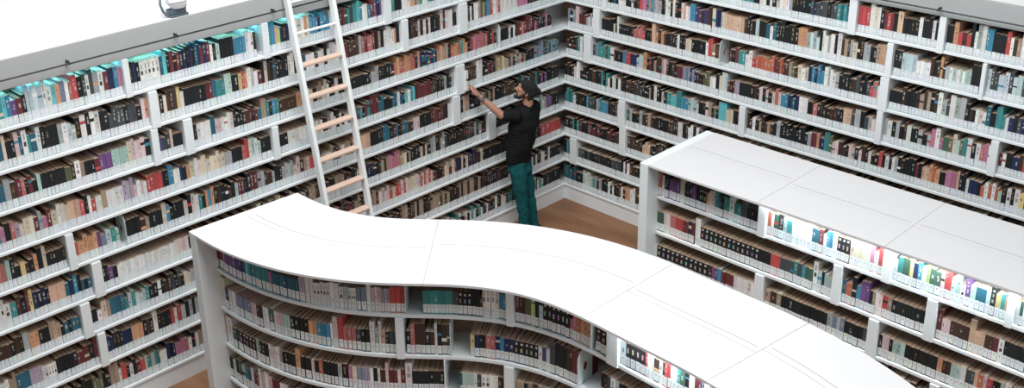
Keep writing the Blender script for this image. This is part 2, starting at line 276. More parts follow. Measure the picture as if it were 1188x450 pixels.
def book_parts(code, w, h, d, rnd, wall=False, plain_run=False):
    """three lists of boxes (t0,t1,n0,n1,z0,z1,colour) in the book's own frame: cover, pages, label"""
    col = jitter(PAL[code][0]); cov = []; t = .0014
    cov.append((0, w, -t, 0, 0, h, col))
    cov.append((0, t, -d, -t, 0, h, col)); cov.append((w - t, w, -d, -t, 0, h, col))
    pg = rnd.choice([(.46, .305, .195), (.46, .305, .195), (.38, .25, .165), (.52, .39, .28), (.62, .54, .45)] if not plain_run else [(.44, .29, .185)])
    pages = [(t, w - t, -d + .004, -t, .003, h - .0016, jitter(pg, .1))]
    lab = [(w * .04, w * .96, 0, .0009, .004 if wall else .010, .010 + (.062 if wall else .072), jitter((.66, .72, .74) if wall else (.74, .78, .79), .06))]
    if w > .018 and not wall:
        lab.append((w * .36, w * .62, .0009, .0013, .052, .066, (.42, .44, .45)))
    # title block and bands on the spine
    q = rnd.random(); mark = LIGHT_MARK if sum(col) < .9 else DARK_MARK
    if code in 'KDB' and rnd.random() < .35: mark = GOLD_MARK
    z0, z1 = .10, h - .012
    if code == 'Q':
        cov.append((w * .3, w * .7, 0, .0006, h - .03, h - .014, LIGHT_MARK))
        cov.append((w * .28, w * .6, 0, .0006, h * .52, h * .70, tuple(x * rnd.uniform(.3, .9) for x in LIGHT_MARK)))
    elif code == 'W':
        cov.append((w * .25, w * .75, 0, .0006, h * .50, h * .64, DARK_MARK if rnd.random() < .6 else (.3, .3, .3)))
        cov.append((w * .35, w * .65, 0, .0006, h * .70, h * .88, (.35, .33, .32)))
    elif q < (.3 if plain_run else .55):
        n = rnd.randint(2, 4); zz = z1 - rnd.uniform(.01, .04)
        for _ in range(n):
            l = rnd.uniform(.008, .035)
            if zz - l < z0: break
            a = rnd.uniform(.2, .38); fade = rnd.uniform(.25, .75)
            cov.append((w * a, w * (a + rnd.uniform(.25, .4)), 0, .0006, zz - l, zz, tuple(col[i] * (1 - fade) + mark[i] * fade for i in range(3))))
            zz -= l + rnd.uniform(.004, .02)
    elif q < (.3 if plain_run else .66):
        zz = rnd.uniform(.55, .85) * h; c2 = jitter(PAL[rnd.choice('wcrKbToD')][0])
        cov.append((0, w, 0, .0006, zz - rnd.uniform(.01, .03), zz, c2))
    return cov, pages, lab

# ---------------------------------------------------------------- books on every shelf
BOOKS = []      # dicts: case, k, O, T, N, w, h, d, code, bay anchor, ordinal
UPRIGHTS = []   # case, k, s0, s1
ENDS = []       # bookends
CASE_LOW = ('curved', 'straight')
def parse(case, k, run):
    lim = {'wall_a': 7.9, 'wall_b': 6.7, 'straight': 6.7, 'curved': 6.2}[case]
    toks = run.split(); last = int(toks[-1].split(':')[0]) / 1000.
    if lim - last > .1: toks.append('%d:KDtwdTm*%d' % (lim * 1000, round((lim - last) / .034)))   # the shelves go on beyond the frame
    s = int(toks[0]) / 1000.; bay = 0; cnt = 0; anchor = 'end'
    rnd = random.Random(hash_name(case) * 100 + k)
    n_u = 0
    for t in toks[1:]:
        e, c = t.split(':'); e = int(e) / 1000.
        n = 1
        if '*' in c: c, n = c.split('*'); n = int(n)
        tall = c.endswith('+') or '+' in c; short = '-' in c
        c = c.replace('+', '').replace('-', '')
        if c in ('U', 'O', 'H'):
            if c == 'U': UPRIGHTS.append((case, k, s, e)); n_u += 1; anchor = ('divider', n_u)
            else: ENDS.append((case, k, s, e, c)); anchor = ('bookend', sum(1 for x in ENDS if x[0] == case and x[1] == k))
            cnt = 0; s = e; continue
        if c == '.': s = e; continue
        tot = e - s
        ws = [rnd.uniform(.75, 1.3) if (len(c) > 1 or n < 3) else rnd.uniform(.93, 1.07) for _ in range(n)]
        q = tot / sum(ws); series = rnd.uniform(.185, .228) + (.028 if k >= 7 else 0); p = s; depth = rnd.uniform(.17, .225) if case not in CASE_LOW else .225
        for i in range(n):
            code = c[i % len(c)] if len(c) <= n else rnd.choice(c)
            if len(c) > 1 and n > 4: code = rnd.choice(c)
            w = ws[i] * q
            same = len(c) == 1 and n > 1
            h = series + (rnd.uniform(-.003, .003) if same else rnd.uniform(-.03, .04))
            if tall: h = max(h, .255) + rnd.uniform(0, .02)
            if short: h = .18 + rnd.uniform(0, .012)
            if case in CASE_LOW and k in (2, 3) and not tall and not short: h = .198 + (h - .205) * .25
            h = min(h, .287)
            d = depth + (0 if same else rnd.uniform(-.02, .02))
            cnt += 1
            BOOKS.append(dict(case=case, k=k, s=p, w=w, h=h, d=d, code=code, tall=tall, same=same, anchor=anchor, n=cnt, rs=rnd.random()))
            p += w
        s = e
def hash_name(x): return sum(ord(c) * (i + 1) for i, c in enumerate(x))
for case, rows in SHELF_RUNS.items():
    for k, run in rows.items(): parse(case, k, run)

def place(b):
    """origin, along, outward of a book's lower spine corner, looking along the shelf"""
    z = rest_z(b['case'], b['k']) + BT + .0005
    g = .0006; off = random.Random(b['rs']).uniform(-.004, .004)
    if b['case'] == 'curved':
        sm = b['s'] + b['w'] / 2; o = HALF - .17 + off
        P, T, N = cframe(sm, o)
        w = b['w'] * 1.0
        sc = math.hypot(cpt(sm + .01, o)[0] - cpt(sm - .01, o)[0], cpt(sm + .01, o)[1] - cpt(sm - .01, o)[1]) / .02
        w = b['w'] * sc
        if sc > 1: w2 = math.hypot(cpt(sm + .01, o - b['d'])[0] - cpt(sm - .01, o - b['d'])[0], cpt(sm + .01, o - b['d'])[1] - cpt(sm - .01, o - b['d'])[1]) / .02 * b['w']; w = max(w * .90, min(w, w2))
        w -= g
        return (P[0] - T[0] * w / 2, P[1] - T[1] * w / 2, z), T, N, w
    w = b['w'] - g
    if b['case'] == 'straight': return (1.905 - .17 + off, b['s'], z), (0, 1), (1, 0), w
    if b['case'] == 'wall_a': return (b['s'], -.03 + off, z), (1, 0), (0, 1), w
    return (-.03 + off, b['s'], z), (0, 1), (1, 0), w

BOOKS = [b for b in BOOKS if not (b['case'] == 'wall_a' and b['k'] == 5 and b['s'] < 1.635 and b['s'] + b['w'] > 1.597)]   # room for the drawn book
# far edge of the curved top in the frame, to know what it hides
rim = [seen_at((*cpt(s, -HALF), TOP)) for s in np.linspace(0, 6.2, 90)]
def rim_y(x):
    for (x0, y0), (x1, y1) in zip(rim[:-1], rim[1:]):
        if x0 <= x <= x1: return y0 + (y1 - y0) * (x - x0) / max(1e-6, x1 - x0)
    return 1e9
def size_in_view(b):
    O, T, N, w = b['pl']
    a = seen_at((O[0], O[1], O[2])); c = seen_at((O[0] + T[0] * w, O[1] + T[1] * w, O[2])); t = seen_at((O[0], O[1], O[2] + b['h']))
    mx, my = (a[0] + t[0]) / 2, (a[1] + t[1]) / 2
    if not (2 < a[0] < 1183 and 2 < c[0] < 1186 and my < 436 and t[1] > 0): return 0
    if b['case'] != 'curved' and my > rim_y(a[0]) - 4: return 0
    return abs((c[0] - a[0]) * (t[1] - a[1]) - (c[1] - a[1]) * (t[0] - a[0]))
for b in BOOKS: b['pl'] = place(b); b['size'] = size_in_view(b)
near = sorted([b for b in BOOKS if b['case'] in ('curved', 'straight')], key=lambda b: -b['size'])[:300]
near = [b for b in near if b['size'] > 0]
for b in near: b['one'] = True

ORD = lambda n: '%d%s' % (n, 'th' if 10 <= n % 100 <= 20 else {1: 'st', 2: 'nd', 3: 'rd'}.get(n % 10, 'th'))
SHELF_WORD = {4: 'top', 3: 'second', 2: 'third', 1: 'fourth', 0: 'fifth'}
CASE_WORD = {'curved': 'curved bookcase', 'straight': 'straight bookcase'}
def anchor_word(b):
    a = b['anchor']
    if a == 'end': return 'the end panel'
    if a[0] == 'bookend':
        return 'the %s oval-holed bookend' % ORD(a[1]) if sum(1 for x in ENDS if x[0] == b['case'] and x[1] == b['k']) > 1 else 'the oval-holed bookend'
    return 'the %s divider' % ORD(a[1])

mass = MB()
def add(mb, O, T, N, boxes, mat=0):
    for (t0, t1, n0, n1, z0, z1, c) in boxes: mb.fbox(O, T, N, t0, t1, n0, n1, z0, z1, mat, c)
for b in BOOKS:
    O, T, N, w = b['pl']; rnd = random.Random(b['rs'] * 1e6)
    cov, pages, lab = book_parts(b['code'], w, b['h'], b['d'], rnd, b['case'].startswith('wall'), b['same'])
    if b.get('one'):
        L0 = (0, 0, 0)
        mb = MB(); add(mb, L0, T, N, cov); o = mb.build('book', M['cover'], loc=O, fix=False)
        adj = 'tall ' if b['tall'] else ''
        tag(o, '%s%s book, %s past %s on the %s\'s %s shelf' % (adj, PAL[b['code']][1], ORD(b['n']), anchor_word(b), CASE_WORD[b['case']], SHELF_WORD[b['k']]),
            'book', 'books on the %s shelf of the %s' % (SHELF_WORD[b['k']], CASE_WORD[b['case']]))
        mb = MB(); add(mb, L0, T, N, pages); mb.build('page_block', M['paper'], parent=o, fix=False)
        mb = MB(); add(mb, L0, T, N, lab); tag(mb.build('spine_label', M['label'], parent=o, fix=False), 'white shelf-mark label')
    else:
        add(mass, O, T, N, cov, 0); add(mass, O, T, N, pages, 1); add(mass, O, T, N, lab, 2)
tag(mass.build('shelved_books', [M['cover'], M['paper'], M['label']], fix=False),
    'rows of colourful books filling the tall white shelving walls and far shelves', 'books', kind='stuff')

# ---------------------------------------------------------------- wall shelving
def wall_case(case, length, label):
    """along: coordinate that runs along the wall"""
    root = empty('wall_bookshelf'); tag(root, label, 'bookshelf')
    A = case == 'wall_a'
    def bx(mb, s0, s1, n0, n1, z0, z1):   # n: outwards from the shelf fronts (0) into the room
        if A: mb.box(s0, s1, n0, n1, z0, z1)
        else: mb.box(n0, n1, s0, s1, z0, z1)
    st = 0 if A else -.33
    for k in range(0, 9):
        mb = MB(); bx(mb, st if not A else 0, length, -.33, 0, shelf_z(k) + .005, shelf_z(k) + BT)
        mb.build('shelf', M['white'], root, bevel=.003)
    mb = MB(); bx(mb, -.012 if A else -.05, length, -.05, -.012, 0, BASE); mb.build('plinth', M['white'], root)
    mb = MB(); bx(mb, 0 if A else -.33, length, -.35, -.33, 0.01, 3.139); mb.build('back_panel', M['back'], root)
    top = 3.375 if A else 3.353
    mb = MB(); bx(mb, -.02, length, -.019, 0, 3.14, top); bx(mb, 0, length, -.33, -.019, 3.14, 3.158); mb.build('cornice', M['fascia'], root, bevel=.006)
    for (c, k, s0, s1) in UPRIGHTS:
        if c != case: continue
        mb = MB(); bx(mb, s0 + .004, s1 - .004, -.3, .012, shelf_z(k) + .002, shelf_z(k + 1) - .001)
        mb.build('divider', M['white'], root, bevel=.004)
    # clear lips that keep the books on each bay
    for k in range(0, 9):
        cuts = sorted([(s0, s1) for (c, kk, s0, s1) in UPRIGHTS if c == case and kk == k]); at = .035
        for s0, s1 in cuts + [(length, length)]:
            if s0 - at > .08:
                mb = MB(); bx(mb, at + .006, s0 - .006, -.0135, -.0095, shelf_z(k) + BT - .004, shelf_z(k) + BT + .052)
                mb.build('shelf_lip', M['lip'], root)
            at = s1
    # ladder rail on brackets
    rz = 3.235 if A else 3.205
    mb = MB()
    if A: mb.tube((.0, .055, rz), (length, .055, rz), .007)
    else: mb.tube((.055, 0, rz), (.055, length, rz), .007)
    rail = mb.build('ladder_rail', M['metal'], root, smooth=False)
    for s in ([.9, 2.3, 3.95, 4.92, 5.86, 6.9] if A else [.9, 2.3, 3.4, 4.28, 5.4]):
        mb = MB(); 
        if A: mb.box(s - .007, s + .007, 0, .045, rz - .006, rz + .018); mb.tube((s, .050, rz), (s, .064, rz), .009)
        else: mb.box(0, .045, s - .007, s + .007, rz - .006, rz + .018); mb.tube((.050, s, rz), (.064, s, rz), .009)
        mb.build('rail_bracket', M['metal'], rail)
    return root
WA = wall_case('wall_a', 8.0, 'tall white built-in shelving wall crossed by the leaning ladder')
WB = wall_case('wall_b', 6.8, 'tall white built-in shelving wall behind the straight bookcase')

# ---------------------------------------------------------------- bookends
def bookend(case, k, s0, s1, hole):
    """painted steel plate with a rounded top and an oval grip hole, standing across the shelf"""
    dpt, hgt, th = .17, .285 if hole else .27, .005
    n = 14; prof = [(0, 0), (0, hgt - .07)]
    for i in range(1, n + 1):
        t = math.pi / 2 * i / n; prof.append((-.07 + .07 * math.cos(t), hgt - .07 + .07 * math.sin(t)))
    prof += [(-dpt + .05, hgt)]
    for i in range(1, n): t = math.pi / 2 * i / n; prof.append((-dpt + .05 - .05 * math.sin(t), hgt - .05 + .05 * math.cos(t)))
    prof += [(-dpt, hgt - .05), (-dpt, 0)]
    bm = bmesh.new(); es = []
    def loop(pts):
        vs = [bm.verts.new((0, x, z)) for x, z in pts]
        return [bm.edges.new((vs[i], vs[(i + 1) % len(vs)])) for i in range(len(vs))]
    es += loop(prof)
    cx, cz = -dpt * .52, hgt * .47
    es += loop([(cx + .022 * math.cos(t), cz + .038 * math.sin(t)) for t in [2 * math.pi * i / 20 for i in range(20)]])
    bmesh.ops.triangle_fill(bm, use_beauty=True, edges=es)
    g = bmesh.ops.extrude_face_region(bm, geom=bm.faces[:])
    bmesh.ops.translate(bm, vec=(th, 0, 0), verts=[v for v in g['geom'] if isinstance(v, bmesh.types.BMVert)])
    # foot that lies on the shelf
    mt = Matrix.Translation((.015, -dpt * .5, .0015)) @ Matrix.Diagonal((.03, dpt * .8, .003, 1))
    bmesh.ops.create_cube(bm, size=1, matrix=mt)
    bmesh.ops.recalc_face_normals(bm, faces=bm.faces)
    me = bpy.data.meshes.new('bookend'); bm.to_mesh(me); bm.free(); me.materials.append(M['bookend'])
    o = bpy.data.objects.new('bookend', me); COL.objects.link(o)
    z = rest_z(case, k) + BT + .0006
    if case == 'curved': P, T, N = cframe(s0 + .004, HALF - .150)
    elif case == 'straight': P, T, N = (1.905 - .15, s0 + .002), (0, 1), (1, 0)
    elif case == 'wall_a': P, T, N = (s0 + .002, -.004), (1, 0), (0, 1)
    else: P, T, N = (-.004, s0 + .002), (0, 1), (1, 0)
    mw = Matrix.Identity(4)
    for r, (a, b_, c) in enumerate([(T[0], N[0], 0), (T[1], N[1], 0), (0, 0, 1)]):
        mw[r][0], mw[r][1], mw[r][2] = a, b_, c
    mw[0][3], mw[1][3], mw[2][3] = P[0], P[1], z
    if case == 'wall_a':      # mirror-free frame: turn the plate so that its foot points along the wall
        pass
    if mw.determinant() < 0:
        for r in range(3): mw[r][0] *= -1
    o.matrix_world = mw
    return o
seq = {}
for (case, k, s0, s1, c) in ENDS:
    o = bookend(case, k, s0, s1, True)
    where = {'curved': 'curved bookcase', 'straight': 'straight bookcase', 'wall_a': 'ladder-side wall shelving', 'wall_b': 'wall shelving facing the ladder wall'}[case]
    if case == 'curved':
        what = {(4, 'H'): 'oval-holed steel bookend after three red books, curved bookcase top shelf',
                (4, 'O'): 'narrow rounded steel bookend before two black books, curved bookcase top shelf',
                (3, 'H'): 'oval-holed steel bookend before the yellow book, second shelf of curved bookcase',
                (3, 'O'): 'oval-holed rounded steel bookend after two maroon books, second shelf of curved bookcase'}[(k, c)]
    elif case == 'wall_a':
        what = {6: 'rounded white bookend ending the long orange and red run on the ladder wall',
                4: 'rounded white bookend beside pale teal books low on the ladder wall'}[k]
    else: what = 'rounded white bookend between brown and maroon books on the wall facing the ladder'
    tag(o, what, 'bookend', 'rounded steel bookends on the shelves')

# ---------------------------------------------------------------- curved bookcase
CC = empty('curved_bookcase', (4.9, .8, 0)); tag(CC, 'low white S-curved bookcase with a broad white top, running between person and viewer', 'bookcase')
def under(o, root):
    o.parent = root; o.matrix_parent_inverse = Matrix.Translation(-root.location); return o
def cc(mb, name, mat, bevel=0.): return under(mb.build(name, mat, bevel=bevel), CC)
mb = MB(); strip(mb, 0, .09, -HALF, HALF, 0, TOP, .09); cc(mb, 'end_panel', M['white'], .006)
SEAMS = [.0925, 2.43, 3.62, 4.72, 5.75, 6.3]
SEAMS[1:5] = SEAM_S
for i, (a, b) in enumerate(zip(SEAMS[:-1], SEAMS[1:])):
    off = [0.03, -.035, .03, -.03, .02][i]
    for side in (0, 1):
        mb = MB()
        if side: strip(mb, a, b - .003, off + .0015, HALF, 1.851, TOP)
        else: strip(mb, a, b - .003, -HALF, off - .0015, 1.851, TOP)
        cc(mb, 'top_panel', M['top'])
    mb = MB(); strip(mb, a + .03, b - .035, off - .061, off - .057, TOP - .001, TOP + .0006); cc(mb, 'cable_seam', M['joint'])
mb = MB(); strip(mb, .092, 6.3, -HALF + .012, HALF - .012, 1.842, 1.8505); cc(mb, 'top_underlay', M['joint'])
for k in range(5):
    mb = MB(); strip(mb, .091, 6.3, lambda s: -HALF + .145, lambda s: HALF - .150, LOW_Z[k], LOW_Z[k] + BT)
    cc(mb, 'shelf', M['white'], .004)
mb = MB(); strip(mb, .091, 6.3, -.012, .012, .01, 1.841); cc(mb, 'back_panel', M['back'])
mb = MB(); strip(mb, .091, 6.3, lambda s: -HALF + .2, lambda s: HALF - .18, 0, .099); cc(mb, 'plinth', M['white'])
for (c, k, s0, s1) in UPRIGHTS:
    if c != 'curved': continue
    mb = MB(); fr = .0 if (k == 4 and s0 > 3.5) else 0
    z1 = LOW_Z.get(k + 1, 9) - .001 if k < 4 else 1.841
    strip(mb, s0 + .004, s1 - .004, lambda s: .014, lambda s: HALF - .138, LOW_Z[k] - .0, z1, .06)
    cc(mb, 'divider', M['white'], .003)
mb = MB(); strip(mb, 3.70, 6.2, HALF - .10, HALF - .085, 1.830, 1.8415); tag(cc(mb, 'led_strip', M['led_white']), 'glowing white light strip under the top')
mb = MB(); strip(mb, 1.72, 1.80, HALF - .12, HALF - .05, 1.82, 1.8415); cc(mb, 'cable_outlet', M['white'], .003)

# ---------------------------------------------------------------- straight low bookcase
SB = empty('straight_bookcase', (1.39, 2.567, 0)); tag(SB, 'low straight white bookcase with broad white top parallel to the far shelving', 'bookcase')
X0, X1 = .875, 1.905
def sb(mb, name, mat, bevel=0.): return under(mb.build(name, mat, bevel=bevel), SB)
mb = MB(); mb.box(X0, X1, 2.567, 2.657, 0, TOP); sb(mb, 'end_panel', M['white'], .006)
mb = MB(); mb.box(X0, X1, 6.80, 6.89, 0, TOP); sb(mb, 'end_panel', M['white'], .006)
ys = [2.66, 3.777, 4.892, 6.0, 6.8]
for i, (a, b) in enumerate(zip(ys[:-1], ys[1:])):
    off = 1.39 + [-.03, .065, .05, .0][i]
    mb = MB(); mb.box(off + .0015, X1, a, b - .003, 1.851, TOP); sb(mb, 'top_panel', M['top'])
    mb = MB(); mb.box(X0, off - .0015, a, b - .003, 1.851, TOP); sb(mb, 'top_panel', M['top'])
    mb = MB(); mb.box(off - .061, off - .057, a + .03, b - .035, TOP - .001, TOP + .0006); sb(mb, 'cable_seam', M['joint'])
mb = MB(); mb.box(X0 + .012, X1 - .012, 2.66, 6.8, 1.842, 1.8505); sb(mb, 'top_underlay', M['joint'])
for k in range(5):
    mb = MB(); mb.box(X0 + .145, X1 - .150, 2.658, 6.8, LOW_Z[k], LOW_Z[k] + BT); sb(mb, 'shelf', M['white'], .004)
mb = MB(); mb.box(1.378, 1.402, 2.658, 6.8, .01, 1.841); sb(mb, 'back_panel', M['back'])
mb = MB(); mb.box(X0 + .2, X1 - .18, 2.658, 6.8, 0, .099); sb(mb, 'plinth', M['white'])
for (c, k, s0, s1) in UPRIGHTS:
    if c != 'straight': continue
    mb = MB(); mb.box(1.404, X1 - .138, s0 + .004, s1 - .004, LOW_Z[k], LOW_Z.get(k + 1, 9) - .001 if k < 4 else 1.841); sb(mb, 'divider', M['white'], .003)
mb = MB(); mb.box(X1 - .10, X1 - .085, 3.80, 6.7, 1.830, 1.8415); tag(sb(mb, 'led_strip', M['led_white']), 'glowing white light strip under the top')

# light strip under the cornice of the ladder wall, over its top shelf
mb = MB(); mb.box(3.5, 7.9, -.13, -.11, 3.128, 3.139); tag(mb.build('led_strip', M['led_cool'], WA), 'glowing cool blue light strip under the cornice')

# ---------------------------------------------------------------- ladder
LD = empty('library_ladder', (3.585, .66, 0)); tag(LD, 'white steel library ladder with pale wooden treads leaning on the shelving wall', 'ladder')
slope = .177
def lb(z): return .66 - slope * z          # y of the ladder's line at height z
ang = math.atan(slope)
def ladder_part(mb, name, mat, bevel=.003): return under(mb.build(name, mat, bevel=bevel), LD)
for x in (3.825, 3.345):
    mb = MB(); z1 = 3.62; w = .02; dd = .034
    mb.hexa([(x - w, lb(0) - dd, 0), (x + w, lb(0) - dd, 0), (x + w, lb(0) + dd, 0), (x - w, lb(0) + dd, 0),
             (x - w, lb(z1) - dd, z1), (x + w, lb(z1) - dd, z1), (x + w, lb(z1) + dd, z1), (x - w, lb(z1) + dd, z1)])
    st = ladder_part(mb, 'stile', M['stile'], .005)
    mb = MB(); mb.box(x - .026, x + .026, lb(0) - .045, lb(0) + .045, 0, .03)
    o = mb.build('foot_cap', M['metal'], bevel=.004); o.parent = st
    mb = MB()                                                     # hook over the rail
    pr = (3.235 + .02)
    mb.tube((x, lb(3.42), 3.42), (x, .06, 3.36), .012); mb.tube((x, .06, 3.36), (x, .055, 3.25), .014)
    o = mb.build('rail_hook', M['stile']); o.parent = st
for i in range(9):
    z = 2.722 - .297 * i
    mb = MB(); mb.box(3.366, 3.804, lb(z) - .045, lb(z) + .040, z - .013, z + .013); ladder_part(mb, 'tread', M['tread'], .006)
for z in (3.01, 3.29, 3.56):
    mb = MB(); mb.tube((3.366, lb(z), z), (3.804, lb(z), z), .012); ladder_part(mb, 'rung', M['stile'], 0)

# ---------------------------------------------------------------- spotlight on the ledge
SP = empty('spotlight', (4.83, -.075, 3.374)); tag(SP, 'small spotlight with white drum head and blue-grey base on the white ledge', 'spotlight')
M['lampbase'] = plain('blue_grey_plastic', (.09, .13, .16), .4)
M['lamphead'] = plain('white_plastic', (.88, .89, .92), .3)
def sp(mb, name, mat, bevel=0., smooth=False): 
    o = mb.build(name, mat, bevel=bevel, smooth=smooth); o.parent = SP; return o
mb = MB(); mb.box(-.085, .085, -.055, .055, 0, .016); mb.box(-.070, .075, -.045, .045, .016, .060); sp(mb, 'base', M['lampbase'], .010)
mb = MB(); pts = [(.088, .02, .012), (.125, .01, .055), (.135, -.01, .115), (.118, -.03, .165), (.085, -.04, .185)]
for a, b in zip(pts[:-1], pts[1:]): mb.tube(a, b, .012, .010)
sp(mb, 'yoke_arm', M['lampbase'])
mb = MB(); pts = [(-.070, .01, .03), (-.095, .0, .09), (-.098, -.02, .14)]
for a, b in zip(pts[:-1], pts[1:]): mb.tube(a, b, .010)
sp(mb, 'yoke_arm', M['lampbase'])
mb = MB(); mb.tube((-.005, .03, .060), (-.005, .02, .110), .050, .085, 28); mb.tube((-.005, .02, .110), (-.005, -.01, .235), .092, .092, 28); sp(mb, 'head', M['lamphead'], .010)
# ---------------------------------------------------------------- the person
PL, PC = Vector((.72, -.694, 0)), Vector((.694, .72, 0))
PR = empty('person', (.97, .38, 0)); tag(PR, 'person in black T-shirt, teal jeans and black beanie reaching up to the shelf', 'person')
PO = Vector((.97, .38, 0))
def W(x, y, z): return PO + PL * x + PC * y + Vector((0, 0, z))
def blob(bm, c, r, rot=None):
    """r: radius or (forward, lateral, up) radii in the person's frame"""
    if not isinstance(r, tuple): r = (r, r, r)
    R = Matrix((( PL.x, PC.x, 0, 0), (PL.y, PC.y, 0, 0), (0, 0, 1, 0), (0, 0, 0, 1)))
    mt = Matrix.Translation(W(*c)) @ R @ (rot if rot is not None else Matrix.Identity(4)) @ Matrix.Diagonal((*r, 1))
    bmesh.ops.create_icosphere(bm, subdivisions=2, radius=1, matrix=mt)
def chain(bm, pts, rot=None):
    for (p, r), (q, r2) in zip(pts[:-1], pts[1:]):
        ra = r if isinstance(r, tuple) else (r,) * 3; rb = r2 if isinstance(r2, tuple) else (r2,) * 3
        L = (Vector(p) - Vector(q)).length; n = max(2, int(L / (min(min(ra), min(rb)) * .35)))
        for i in range(n + 1):
            t = i / n
            blob(bm, tuple(p[j] * (1 - t) + q[j] * t for j in range(3)), tuple(ra[j] * (1 - t) + rb[j] * t for j in range(3)), rot)
def fuse(bm, name, mat, voxel, smooth=6, noise=0., parent=None, nscale=9.):
    me = bpy.data.meshes.new(name); bm.to_mesh(me); bm.free()
    o = bpy.data.objects.new(name, me); COL.objects.link(o)
    r = o.modifiers.new('skin', 'REMESH'); r.mode = 'VOXEL'; r.voxel_size = voxel; r.use_smooth_shade = True
    s = o.modifiers.new('soft', 'SMOOTH'); s.iterations = smooth; s.factor = .5
    if noise:
        tx = bpy.data.textures.new(name + '_folds', 'CLOUDS'); tx.noise_scale = 1 / nscale
        d = o.modifiers.new('folds', 'DISPLACE'); d.texture = tx; d.strength = noise; d.mid_level = .5
    dg = bpy.context.evaluated_depsgraph_get(); ev = o.evaluated_get(dg)
    m2 = bpy.data.meshes.new_from_object(ev); o.modifiers.clear(); o.data = m2; m2.name = name
    m2.materials.clear(); m2.materials.append(mat); m2.polygons.foreach_set('use_smooth', [True] * len(m2.polygons))
    if parent is not None: under(o, parent)
    return o
M['skin'] = plain('skin', (.42, .215, .15), .5, noise=.06, nscale=40)
M['shirt'] = plain('black_cotton', (.012, .013, .014), .9, bump=.3, nscale=60)
M['jeans'] = plain('teal_denim', (.010, .085, .095), .85, noise=.35, nscale=16, bump=.3)
for q in ('shirt', 'jeans'): M[q].node_tree.nodes['Principled BSDF'].inputs['Specular IOR Level'].default_value = .1
M['hair'] = plain('dark_hair', (.012, .010, .010), .7, noise=.3, nscale=60)
M['knit'] = plain('black_knit', (.010, .010, .012), .95, noise=.3, nscale=80, bump=.5)
M['shoe'] = plain('dark_shoe', (.02, .02, .022), .5)
M['sole'] = plain('pale_sole', (.6, .6, .58), .6)
tw = Matrix.Rotation(math.radians(-38), 4, 'Z')          # chest turned a little towards the shelves
def S(y): return (.085 * (y / .19), y)                     # shoulder line offset
SHL, SHR = (.200, .150, 1.535), (-.015, -.150, 1.525)
ELL, WRL = (.345, .20, 1.560), (.572, .180, 1.770)
HND = (.655, .172, 1.870)
# body
bm = bmesh.new()
chain(bm, [((.145, 0, .97), (.08, .11, .06)), ((.125, 0, 1.10), (.10, .135, .10)), ((.105, 0, 1.33), (.115, .165, .12)), ((.085, 0, 1.49), (.085, .15, .075))], tw)
chain(bm, [((.06, 0, 1.52), .066), ((.052, 0, 1.655), .060)])
# legs inside the jeans
for y, kx, ax in ((.085, .135, .09), (-.085, .04, -.01)):
    chain(bm, [((.15, y * .7, .88), .05), ((kx, y * .95, .47), .036), ((ax, y * .9, .10), .034)])
    chain(bm, [((ax, y * .9, .09), .04), ((ax + .14, y, .045), .033)])
# reaching arm
chain(bm, [(SHL, .062), (ELL, .044), (tuple(ELL[i] * .6 + WRL[i] * .4 for i in range(3)), .043), (WRL, .027)])
# hidden arm hanging by the side
chain(bm, [(SHR, .062), ((-.02, -.20, 1.22), .043), ((.10, -.225, .98), .028), ((.14, -.235, .90), .03)])
# reaching hand: palm, four fingers curled round the book, thumb
ud = Vector((.62, -.05, .78)).normalized()
palm0 = Vector(WRL) + ud * .02; palm1 = Vector(WRL) + ud * .095
side = Vector((.15, .98, -.05)).normalized()
for a in (-.026, -.009, .009, .026):
    chain(bm, [(tuple(palm0 + side * a * .75), .017), (tuple(palm1 + side * a), .0145)])
FR = Vector((.80, -.35, .45)).normalized()
for a, l in ((-.030, .030), (-.010, .036), (.010, .034), (.029, .027)):
    k0 = palm1 + side * a; k1 = k0 + ud * l + side * a * .15; k2 = k1 + FR * l * .8; k3 = k2 + Vector((.5, -.75, -.3)).normalized() * l * .65
    chain(bm, [(tuple(k0), .0115), (tuple(k1), .0105), (tuple(k2), .0095), (tuple(k3), .008)])
t0 = palm0 + side * .026 + ud * .01; t1 = t0 + side * .03 + ud * .03; t2 = t1 + ud * .035 + side * .008; t3 = t2 + Vector((.55, -.5, .6)).normalized() * .028
chain(bm, [(tuple(t0), .016), (tuple(t1), .013), (tuple(t2), .0115), (tuple(t3), .009)])
# hanging hand
h0 = Vector((.142, -.235, .89))
chain(bm, [(tuple(h0), (.038, .016, .03)), (tuple(h0 + Vector((.01, 0, -.07))), (.040, .014, .02))])
for a, l in ((-.03, .055), (-.01, .068), (.01, .064), (.03, .05)):
    k0 = h0 + Vector((.01 + a, 0, -.08)); k1 = k0 + Vector((a * .2, .0, -l * .55)); k2 = k1 + Vector((.004, .012, -l * .45))
    chain(bm, [(tuple(k0), .0105), (tuple(k1), .0095), (tuple(k2), .008)])
chain(bm, [(tuple(h0 + Vector((.03, .01, -.02))), .014), (tuple(h0 + Vector((.055, .02, -.06))), .011), (tuple(h0 + Vector((.058, .022, -.085))), .009)])
